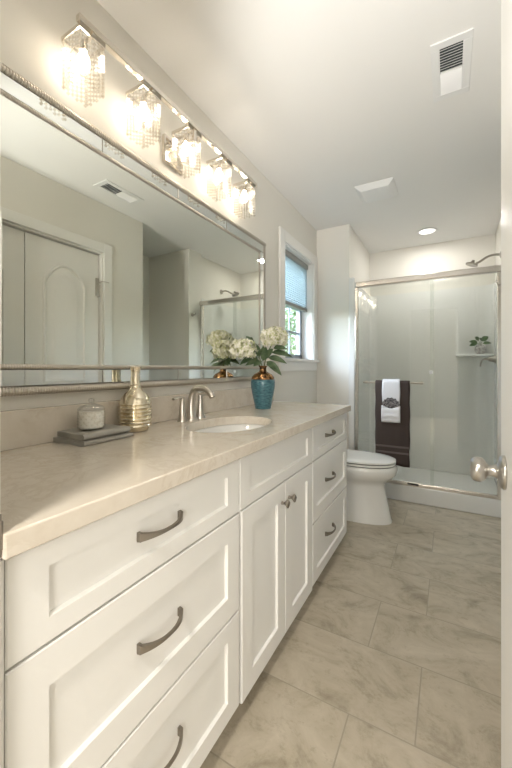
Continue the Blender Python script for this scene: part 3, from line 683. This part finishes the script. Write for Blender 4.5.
# towels on the bar
def drape(x0, x1, zf, zb_, yb, zb2, rad, seed, nx=16, wav=.003):
    bm = bmesh.new(); prof = []
    nf = 22
    for i in range(nf): prof.append((yb-rad, zf + (zb2-zf)*i/nf))
    for i in range(9): a = PI - PI*i/8; prof.append((yb+rad*math.cos(a), zb2+rad*math.sin(a)))
    for i in range(1, 14): prof.append((yb+rad, zb2 + (zb_-zb2)*i/13))
    grid = []
    for j in range(nx+1):
        x = x0 + (x1-x0)*j/nx; row = []
        for (y, z) in prof:
            dn = max(0, (zb2-z)); wv = wav*math.sin(j/nx*PI*3+seed)*min(1, dn*4)
            tap = 1 - .05*min(1, dn*1.2)*0
            s = -1 if y < yb else 1
            row.append(bm.verts.new((x + .002*math.sin(z*30+seed+j), y + s*abs(wv) if s < 0 else y, z + .004*math.sin(j*.7+seed)*min(1, dn*3))))
        grid.append(row)
    for a, b_ in zip(grid, grid[1:]):
        for i in range(len(prof)-1): bm.faces.new((a[i], a[i+1], b_[i+1], b_[i]))
    return bm
bt_ = thing('bath_towel', (.69, 3.062, 1.0), 'dark brown bath towel with two bands hanging on the shower bar', 'towel')
obj('towel_cloth', drape(.556, .823, .315, .45, 3.062, 1.0, .0155, 1.0), 'brown_terry', bt_, smooth='all', solid=.010)
bm = bmesh.new()
for z in (.470, .420):
    rr = []
    for i in range(17):
        x = .558 + .263*i/16; y = 3.062-.0155-.0058-abs(.003*math.sin(i/16*PI*3+1.0))
        rr.append([(x, y, z-.008), (x, y-.002, z-.006), (x, y-.002, z+.006), (x, y, z+.008)])
    loft(rr, bm)
obj('woven_band', bm, 'stripe', bt_)
ht = thing('hand_towel', (.685, 3.062, 1.01), 'white hand towel with folded pocket hung over the brown bath towel', 'towel')
obj('towel_cloth', drape(.613, .752, .675, .78, 3.062, 1.0, .0275, 2.0, wav=.001), 'white_terry', ht, smooth='all', solid=.008)
bm = bmesh.new(); rr = []
for i in range(17):
    u = -1+2*i/16; x = .682+.073*u; sagz = .022*(1-u*u)
    ring = []
    for k in range(11):
        t = k/10; z = .672 + (.812-sagz*.9-.672)*t; pf = .010*math.sin(PI*t)**.6 + .0035*math.sin(t*PI*5 + abs(u)*2.4)*(1-abs(u)**2)
        ring.append((x, 3.062-.0275-.008-pf-.004, z))
    ring += [(x, 3.062-.0275-.0045, .812-sagz*.9), (x, 3.062-.0275-.0045, .672)]
    rr.append(ring)
loft(rr, bm); obj('folded_pocket', bm, 'white_terry', ht, smooth='all')
bm = bmesh.new(); yv = 3.062-.0275-.0075; N = 28; c0 = bm.verts.new((.682, yv-.004, .785)); rim = []
for i in range(N+1):
    a = PI*i/N; f = 1+.06*math.sin(i*PI/2)
    rim.append(bm.verts.new((.682+.070*math.cos(a)*f, yv-.004-.0035*(i % 2), .815+.062*math.sin(a)*f)))
for a, b_ in zip(rim, rim[1:]): bm.faces.new((c0, a, b_))
wc = obj('washcloth', bm, 'pattern', None, solid=.004)
tag(wc, 'dark patterned washcloth fanned out of the white towel pocket', 'washcloth')

# valve, shower head, plant
WXR = SR-.016
vl_ = thing('shower_valve', (WXR, 3.60, 1.20), 'brushed nickel shower valve with curved lever on the right shower wall', 'shower valve')
bm = lathe([(.0, 0), (.085, 0), (.086, .004), (.070, .010), (.040, .022), (.026, .040), (.020, .062), (.018, .075), (.012, .080), (0, .081)], (WXR, 3.60, 1.20), (-1, 0, 0), 32)
obj('escutcheon', bm, 'fixture', vl_, smooth=True)
obj('lever', tube(bez((WXR-.065, 3.60, 1.20), (WXR-.10, 3.60, 1.205), (WXR-.135, 3.595, 1.21), (WXR-.138, 3.59, 1.135), 12), [.012-.0005*i for i in range(13)], 12), 'fixture', vl_, smooth=True)
sh_ = thing('overhead_shower', (WXR, 3.60, 2.10), 'brushed nickel shower head on curved arm above the shower door header', 'shower head')
bm = lathe([(0, 0), (.032, 0), (.030, .006), (.014, .014), (0, .014)], (WXR+.015, 3.60, 2.10), (-1, 0, 0), 24)
obj('flange', bm, 'fixture', sh_, smooth=True)
obj('shower_arm', tube(bez((WXR+.014, 3.60, 2.10), (WXR-.09, 3.60, 2.13), (WXR-.11, 3.60, 2.065), (WXR-.17, 3.60, 2.052), 14),   .010, 12), 'fixture', sh_, smooth=True)
ax_ = Vector((-.35, 0, -.94))
obj('spray_head', lathe([(0, -.035), (.011, -.035), (.014, -.020), (.024, -.010), (.046, -.004), (.050, .004), (.048, .010), (0, .011)], Vector((WXR-.20, 3.60, 2.050)), ax_, 28), 'fixture', sh_, smooth=True)
px_, py_, pz_ = 1.372, 4.005, 1.2625
pp = thing('potted_plant', (px_, py_, pz_), 'small leafy plant in a round pale pot on the shower ledge', 'plant')
obj('pot', lathe([(a*1.15, b*1.35) for a, b in [(0, 0), (.022, 0), (.034, .010), (.041, .028), (.040, .045), (.032, .060), (.028, .064), (.025, .060), (.030, .045), (0, .040)]], (px_, py_, pz_), seg=28), 'pot', pp, smooth=True)
random.seed(9)
for (d, L, w_, h_) in (((-.8, -.2, .5), .085, .050, .105), ((-.45, -.4, .8), .075, .042, .13), ((.5, -.4, .7), .09, .055, .125), ((.1, -.6, .5), .06, .04, .13), ((.8, .1, .3), .075, .042, .10), ((-.9, -.3, .0), .07, .045, .10)):
    e0 = Vector((px_, py_, pz_+.07)); e1 = Vector((px_+d[0]*.03, py_+d[1]*.03, pz_+h_))
    lf = obj('leaf', leaf_mesh(e1, d, L, w_, up=(.1, -.75, .6), curl=.3, fold=.15), 'leaf2', pp, smooth='all')
    obj('leaf_stalk', tube([e0, (e0+e1)/2+Vector((0, 0, .01)), e1], .0018, 6), 'stem', lf)

# robe hook on the wall end beside the shower (seen in the mirror)
bm = lathe([(0, 0), (.022, 0), (.022, .006), (.009, .010), (0, .010)], (1.449, 2.975, 1.72), (-1, 0, 0), 20); tube([(1.44, 2.975, 1.72), (1.41, 2.975, 1.715), (1.40, 2.975, 1.74)], .006, 10, bm)
rh = obj('robe_hook', bm, 'nickel', None, smooth=True); tag(rh, 'small nickel robe hook on the wall end beside the shower', 'hook')

# ---------------------------------------------------------------- ceiling fittings
vt = thing('ceiling_vent', (1.11, 1.735, H), 'white two-way ceiling register with dark louvers near the entry door', 'vent')
x0, x1, y0, y1 = 1.035, 1.185, 1.565, 1.905
obj('vent_flange', B((x0, x1, y0, y0+.035, H-.007, H-.0005), (x0, x1, y1-.035, y1, H-.007, H-.0005), (x0, x0+.033, y0+.035, y1-.035, H-.007, H-.0005), (x1-.033, x1, y0+.035, y1-.035, H-.007, H-.0005), (x0+.033, x1-.033, 1.731, 1.739, H-.007, H-.0005)), 'plastic', vt, bevel=.002)
obj('vent_throat', B((x0+.03, x1-.03, y0+.03, y1-.03, H-.0015, H-.0004)), 'duct', vt)
for (ya_, yb_, tilt, k) in ((1.60, 1.731, 1, 9), (1.739, 1.87, -1, 9)):
    for i in range(k):
        yc = ya_ + (yb_-ya_)*(i+.5)/k; bm = bmesh.new(); hw = .0058
        a = [(x, yc - tilt*hw*.75, H-.0105) for x in (x0+.033, x1-.033)]; b_ = [(x, yc + tilt*hw*.85, H-.0018) for x in (x1-.033, x0+.033)]
        vsx = a + b_
        loft([[Vector(p) for p in vsx], [Vector(p)+Vector((0, tilt*.001, -.0008)) for p in vsx]], bm)
        obj('louver', bm, 'plastic', vt)
fn = thing('exhaust_fan', (.637, 2.645, H), 'square white exhaust fan cover on the ceiling before the shower', 'ceiling fan')
def sq(x0, x1, y0, y1, z): return [(x0, y0, z), (x1, y0, z), (x1, y1, z), (x0, y1, z)]
obj('fan_cover', loft([sq(.505, .770, 2.512, 2.778, H-.001), sq(.505, .770, 2.512, 2.778, H-.006), sq(.540, .735, 2.547, 2.743, H-.032), sq(.545, .73, 2.552, 2.738, H-.033)]), 'plastic', fn, bevel=.002)
obj('fan_rim', B((.515, .76, 2.522, 2.768, H-.0009, H-.0003)), 'duct', fn)
rl = thing('recessed_light', (.92, 3.67, H), 'round recessed ceiling light above the shower', 'ceiling light')
obj('trim_ring', tube([(.92+.079*math.cos(2*PI*i/36), 3.67+.079*math.sin(2*PI*i/36), H-.004) for i in range(37)], .0125, 8, flat=.35), 'plastic', rl, smooth=True)
obj('lens', lathe([(0, -.004), (.068, -.004), (.068, -.001), (0, -.001)], (.92, 3.67, H), seg=32), 'lamp', rl)
hl = thing('hall_ceiling_light', (.9, -.75, H), 'round flush ceiling light in the hallway, reflected in shower glass', 'ceiling light')
obj('light_base', lathe([(0, 0), (.15, 0), (.15, -.02), (.13, -.025), (0, -.025)], (.9, -.75, H), seg=32), 'nickel', hl, smooth=True)
obj('light_diffuser', lathe([(.128, -.025), (.12, -.04), (.08, -.052), (0, -.055)], (.9, -.75, H), seg=32), 'lamp', hl, smooth=True)

# ---------------------------------------------------------------- garden outside the window
gd = struct('ground_garden', B((-14, -.4, -6, 14, -.4, -.3)), 'grass', 'lawn outside the window', 'ground')
def bush(x, y, h_, r, label, seed, k=1500):
    random.seed(seed); t = thing('garden_tree', (x, y, -.3), label, 'tree', 'trees outside the window')
    obj('trunk', tube([(x, y, -.3), (x+.05, y, h_*.4), (x, y, h_*.75)], [.09, .06, .03], 8), 'bark', t, smooth=True)
    bm = bmesh.new()
    for i in range(k):
        d = Vector((random.gauss(0, 1), random.gauss(0, 1), random.gauss(0, 1))).normalized(); q = r*random.random()**.4
        c = Vector((x + d.x*q, y + d.y*q, h_*.68 + d.z*q*h_*.36/r))
        _, u, v = frame_of((random.gauss(0, 1), random.gauss(0, 1), random.gauss(0, 1)+.3)); s = random.uniform(.05, .10)
        quad(bm, c-u*s, c-v*s*.5, c+u*s, c+v*s*.5)
    obj('foliage', bm, 'hedge', t)
bush(-2.9, 8.9, 3.2, 1.35, 'leafy green tree outside window, nearer of the two', 21)
bush(-4.6, 13.0, 4.2, 1.7, 'leafy green tree farther from the window behind the nearer one', 22)
